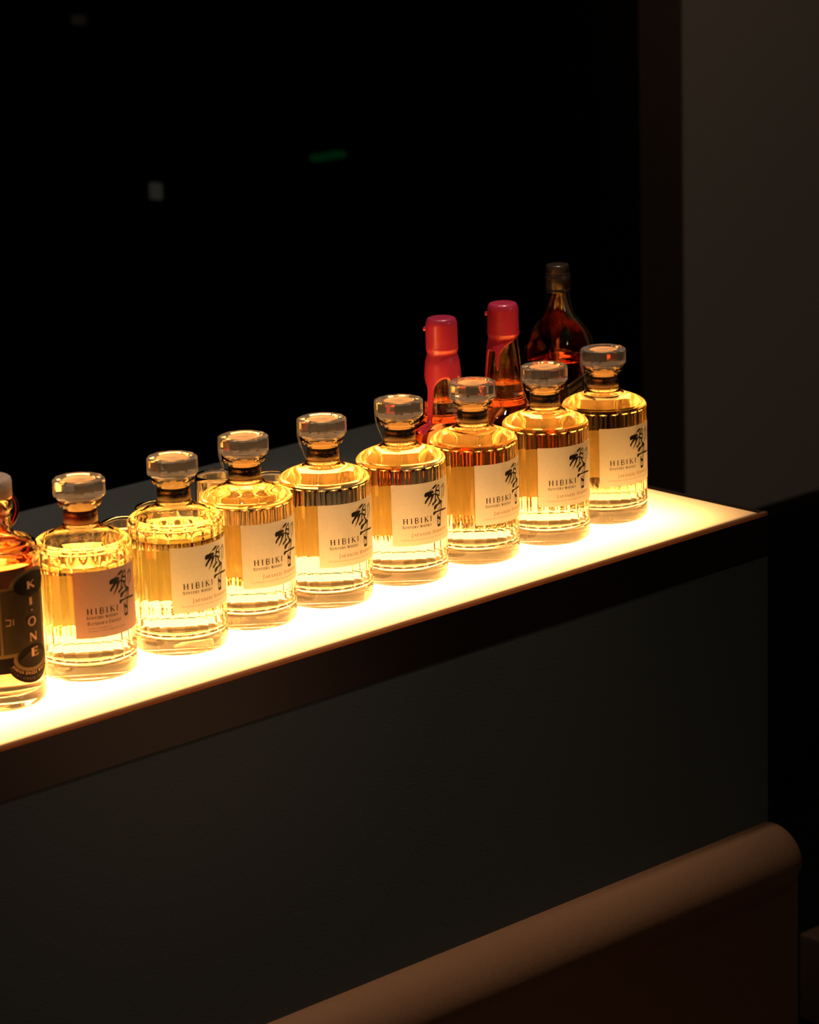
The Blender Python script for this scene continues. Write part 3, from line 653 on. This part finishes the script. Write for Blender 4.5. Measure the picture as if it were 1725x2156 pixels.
def wax_bottle(label, loc, rz, level, low, nub, tail=None):
    root = thing('wax_sealed_bottle', label, 'bottle', loc, rz, 'red wax sealed bottles')
    up, dn = split(WINN, level)
    loft('glass_body', WOUT + up, M['glass'], root, seg=96, rfun=squarish)
    liquid('whisky', dn, M['deep_whisky'], root, seg=96, rfun=squarish)
    # wax: follows the neck from the top down to a ragged lower edge
    neck = [(.2262, .0146), (.2200, .0147), (.2010, .0151), (.1950, .0157), (.1820, .0171), (.1680, .0183), (.1560, .0193), (.1400, .0203), (.1275, .0208), (.1245, .0221), (.1205, .0223), (.1180, .0246), (.1145, .0290), (.1085, .0340)]
    def rn(z):
        for (z0, r0), (z1, r1) in zip(neck, neck[1:]):
            if z <= z0 and z >= z1: return r0 + (r1 - r0) * (z0 - z) / (z0 - z1)
        return neck[0][1]
    def bulk(z):
        # thick over the rim, pinched at the crease under it
        if z > .1985: return .0023
        if z > .1930: return .0023 - .0019 * math.sin((.1985 - z) / .0055 * math.pi / 2)
        return .0004 + .0013 * min(1, (.1930 - z) / .009)
    seg, vs_, fs = 240, [], []
    top = [(0, .2321), (.008, .2321), (.0128, .2320), (.0147, .2312), (.0157, .2296)]
    rows = 46
    for i in range(seg):
        a = 2 * math.pi * i / seg; zl = low(math.degrees(a) if a < math.pi else math.degrees(a) - 360)
        col = [(r, z) for r, z in top]
        for k in range(rows + 1):
            z = .2262 + (zl - .2262) * k / rows
            th = bulk(z) * min(1.0, .25 + math.sqrt(max(0, (z - zl) / .0022)))
            col.append((rn(z) + th, z))
        col.append((rn(zl) + .00008, zl - .0004))
        for (r, z) in col: vs_.append((r * math.sin(a), -r * math.cos(a), z))
    nr = len(top) + rows + 2
    for i in range(seg):
        j = (i + 1) % seg
        for k in range(nr - 1):
            a, b, c, d = i * nr + k, j * nr + k, j * nr + k + 1, i * nr + k + 1
            fs.append((a, d, c, b))
    bm = bmesh.new(); me = mesh_from('wax_seal', vs_, fs); bm.from_mesh(me); bmesh.ops.remove_doubles(bm, verts=bm.verts[:], dist=1e-6); bm.to_mesh(me); bm.free()
    wx = link('wax_seal', me, M['wax'], root); wx.rotation_euler = (0, 0, R(-46.5) - rz)
    a = R(nub)
    tube('pull_tab', [((.0160 + d) * math.sin(a), -(.0160 + d) * math.cos(a), .2215 - .0012 * k) for k, d in enumerate((0, .0018, .0024, .0018))], [.0018, .0022, .0020, .0012], M['wax'], wx)
    if tail: tube('wax_drip', tail, [.0022, .0021, .0020, .0022, .0024, .0016], M['wax'], wx)
    return root
def bump(a, c, wdt): 
    d = (a - c + 180) % 360 - 180
    return math.exp(-(d / wdt) ** 2)
def low1(a):
    return .1690 - .0130 * bump(a, -42, 26) - .050 * (1 / (1 + math.exp((abs((a + 38 + 180) % 360 - 180) - 8) / 1.2))) - .014 * bump(a, 38, 9) - .012 * bump(a, 78, 9) - .010 * bump(a, 150, 30)
def low2(a):
    return .1890 + .0085 * math.sin(R(a - 20)) - .0060 * bump(a, -15, 14) - .018 * (1 / (1 + math.exp((abs(a + 20) - 5) / 1.0))) - .045 * (1 / (1 + math.exp((abs((a + 82 + 180) % 360 - 180) - 12) / 1.4))) - .02 * bump(a, 170, 10)
wax_bottle('red-wax bottle with long wax drips, nearer of the two, behind the faceted row', (-.2724, .2222, .0001), R(-16), .1415, low1, -88,
           tail=[(-.0135, -.0170, .1235), (-.0150, -.0190, .1200), (-.0185, -.0205, .1175), (-.0220, -.0215, .1150), (-.0250, -.0222, .1125), (-.0265, -.0225, .1110)])
wax_bottle('red-wax bottle with slanted wax edge, farther of the two, beside the square dark bottle', (-.1758, .2261, .0001), R(-20), .1435, low2, -92)

# ------------------------------------------------------------------ square bottle with slanted black label
jw = thing('square_bottle', 'tall square dark whisky bottle with black cap and slanted black label, at the back right', 'bottle', (-.0469, .2674, .0001), R(-45.8 + 8 + 45))
KW = .0394 / 1.231
JO = [(0, .002), (.025, .0015), (.029, .0004), (.0312, .002), (.0320, .006), (.0320, .050), (.0320, .100), (.0320, .1450), (.0318, .1537), (.0313, .1620), (.0297, .1700), (.0258, .1787), (.0182, .1910), (.0146, .2037), (.0131, .2130), (.0126, .2200), (.0122, .2420), (.0090, .2425)]
JI = [(.0088, .2400), (.0092, .2200), (.0105, .2100), (.0122, .2030), (.0158, .1910), (.0232, .1780), (.0268, .1695), (.0284, .1615), (.0290, .1537), (.0292, .1450), (.0292, .100), (.0292, .050), (.0292, .012), (.0270, .0080), (0, .0070)]
def square(a, r, z):
    k = min(1, max(0, (.200 - z) / .055)); k = k * k * (3 - 2 * k); n = 2 + 3.6 * k
    c, s = abs(math.cos(a)), abs(math.sin(a)); return r * (c ** n + s ** n) ** (-1 / n)
up, dn = split(JI, .1420)
loft('glass_body', JO + up, M['glass'], jw, seg=128, rfun=square)
liquid('whisky', dn, M['jw_whisky'], jw, seg=128, rfun=square)
cp = loft('cap', [(.0126, .2190), (.0139, .2190), (.0141, .2200), (.0141, .2225), (.0136, .2230), (.0141, .2235), (.0141, .2375), (.0137, .2382), (.0133, .2390), (.0137, .2396), (.0133, .2404), (.0128, .2410), (.0130, .2418), (.0128, .2480), (.0122, .2496), (.0100, .2500), (0, .2500)], M['cap'], jw, seg=64)
gp = []
for k in range(7): gp.append([(-.030 + .012 * k, .2245 + 0.0 * k), (-.024 + .012 * k, .2245), (-.010 + .012 * k, .2330), (-.016 + .012 * k, .2330)])
flat_obj('gold_pattern', gp[3:4] + [rect(-.04, .04, .2345, .2348)], lambda s, z: (.01435 * math.sin(s / .0142), -.01435 * math.cos(s / .0142), z), M['capgold'], cp)
# label wraps the corner; its upper edge and its words climb to the right
def on_square(off):
    def f(s, z):
        # s measured along the right-hand face from the front corner
        a = 0.0320 + off
        # face right of the front corner: local front face is -y, corner at (-a, -a)
        x = s - .0320 if s > 0 else -.0320
        x = max(-.0320, min(.0320, x)); yy = square(math.atan2(abs(x), a), .0320 + off, .05)
        rr_ = square(math.atan2(x, a), .0320 + off, .05); an = math.atan2(x, a)
        return (rr_ * math.sin(an), -rr_ * math.cos(an), z)
    return f
sl = .26
jl = flat_obj('front_label', [[(.004, .020), (.060, .020), (.060, .1205 + sl * .056), (.004, .1205)]], on_square(.0003), M['jwlabel'], jw, maxlen=.003)
gl = []
for dz in (-.0012, -.0022): gl.append([(.004, .1205 + dz), (.060, .1205 + dz + sl * .056), (.060, .1201 + dz + sl * .056), (.004, .1201 + dz)])
jt = [[(x, z + sl * (x - .004)) for x, z in P] for P in text_polys('JOHNNIE WALKER', .0060, .1085, .0050, width=.052, gap=.14, small=.82)]
jt += [[(x, z + sl * (x - .004)) for x, z in P] for P in text_polys('BLACK LABEL', .0070, .0965, .0085, width=.050, gap=.2)]
flat_obj('lettering', gl + jt, on_square(.0006), M['gold'], jl)

# ------------------------------------------------------------------ tasting glasses behind the row
def make_glass():
    g = thing('tasting_glass', '', 'glass')
    pr = [(0, .0012), (.020, .0010), (.0235, .0002), (.0245, .0020), (.0235, .0040), (.0140, .0065), (.0075, .0110), (.0080, .0170), (.0160, .0230), (.0230, .0320), (.0255, .0440), (.0250, .0560), (.0236, .0700), (.0226, .0850), (.0222, .1000), (.0221, .1048), (.0217, .1052), (.0213, .1048),
          (.0213, .1000), (.0217, .0850), (.0226, .0700), (.0239, .0560), (.0243, .0440), (.0217, .0325), (.0145, .0245), (.0060, .0215), (0, .0212)]
    loft('bowl', pr, M['glass'], g, seg=72)
    return g
g0 = make_glass()
for i, (x, y, lab) in enumerate(((-.547, .276, 'clear tasting glass showing behind the neck of the third faceted bottle from the left'),
                                 (-.727, .203, 'clear tasting glass behind the gap between the mauve-labelled bottle and its right neighbour'),
                                 (-.668, .224, 'clear tasting glass hidden mostly behind the half-empty cream-labelled bottle'),
                                 (-.517, .226, 'clear tasting glass, only its rim showing right of the third faceted bottle neck'))):
    g = g0 if i == 0 else dup(g0)
    g.location = (x, y, .0001); tag(g, lab, 'glass', 'tasting glasses behind the bottles')
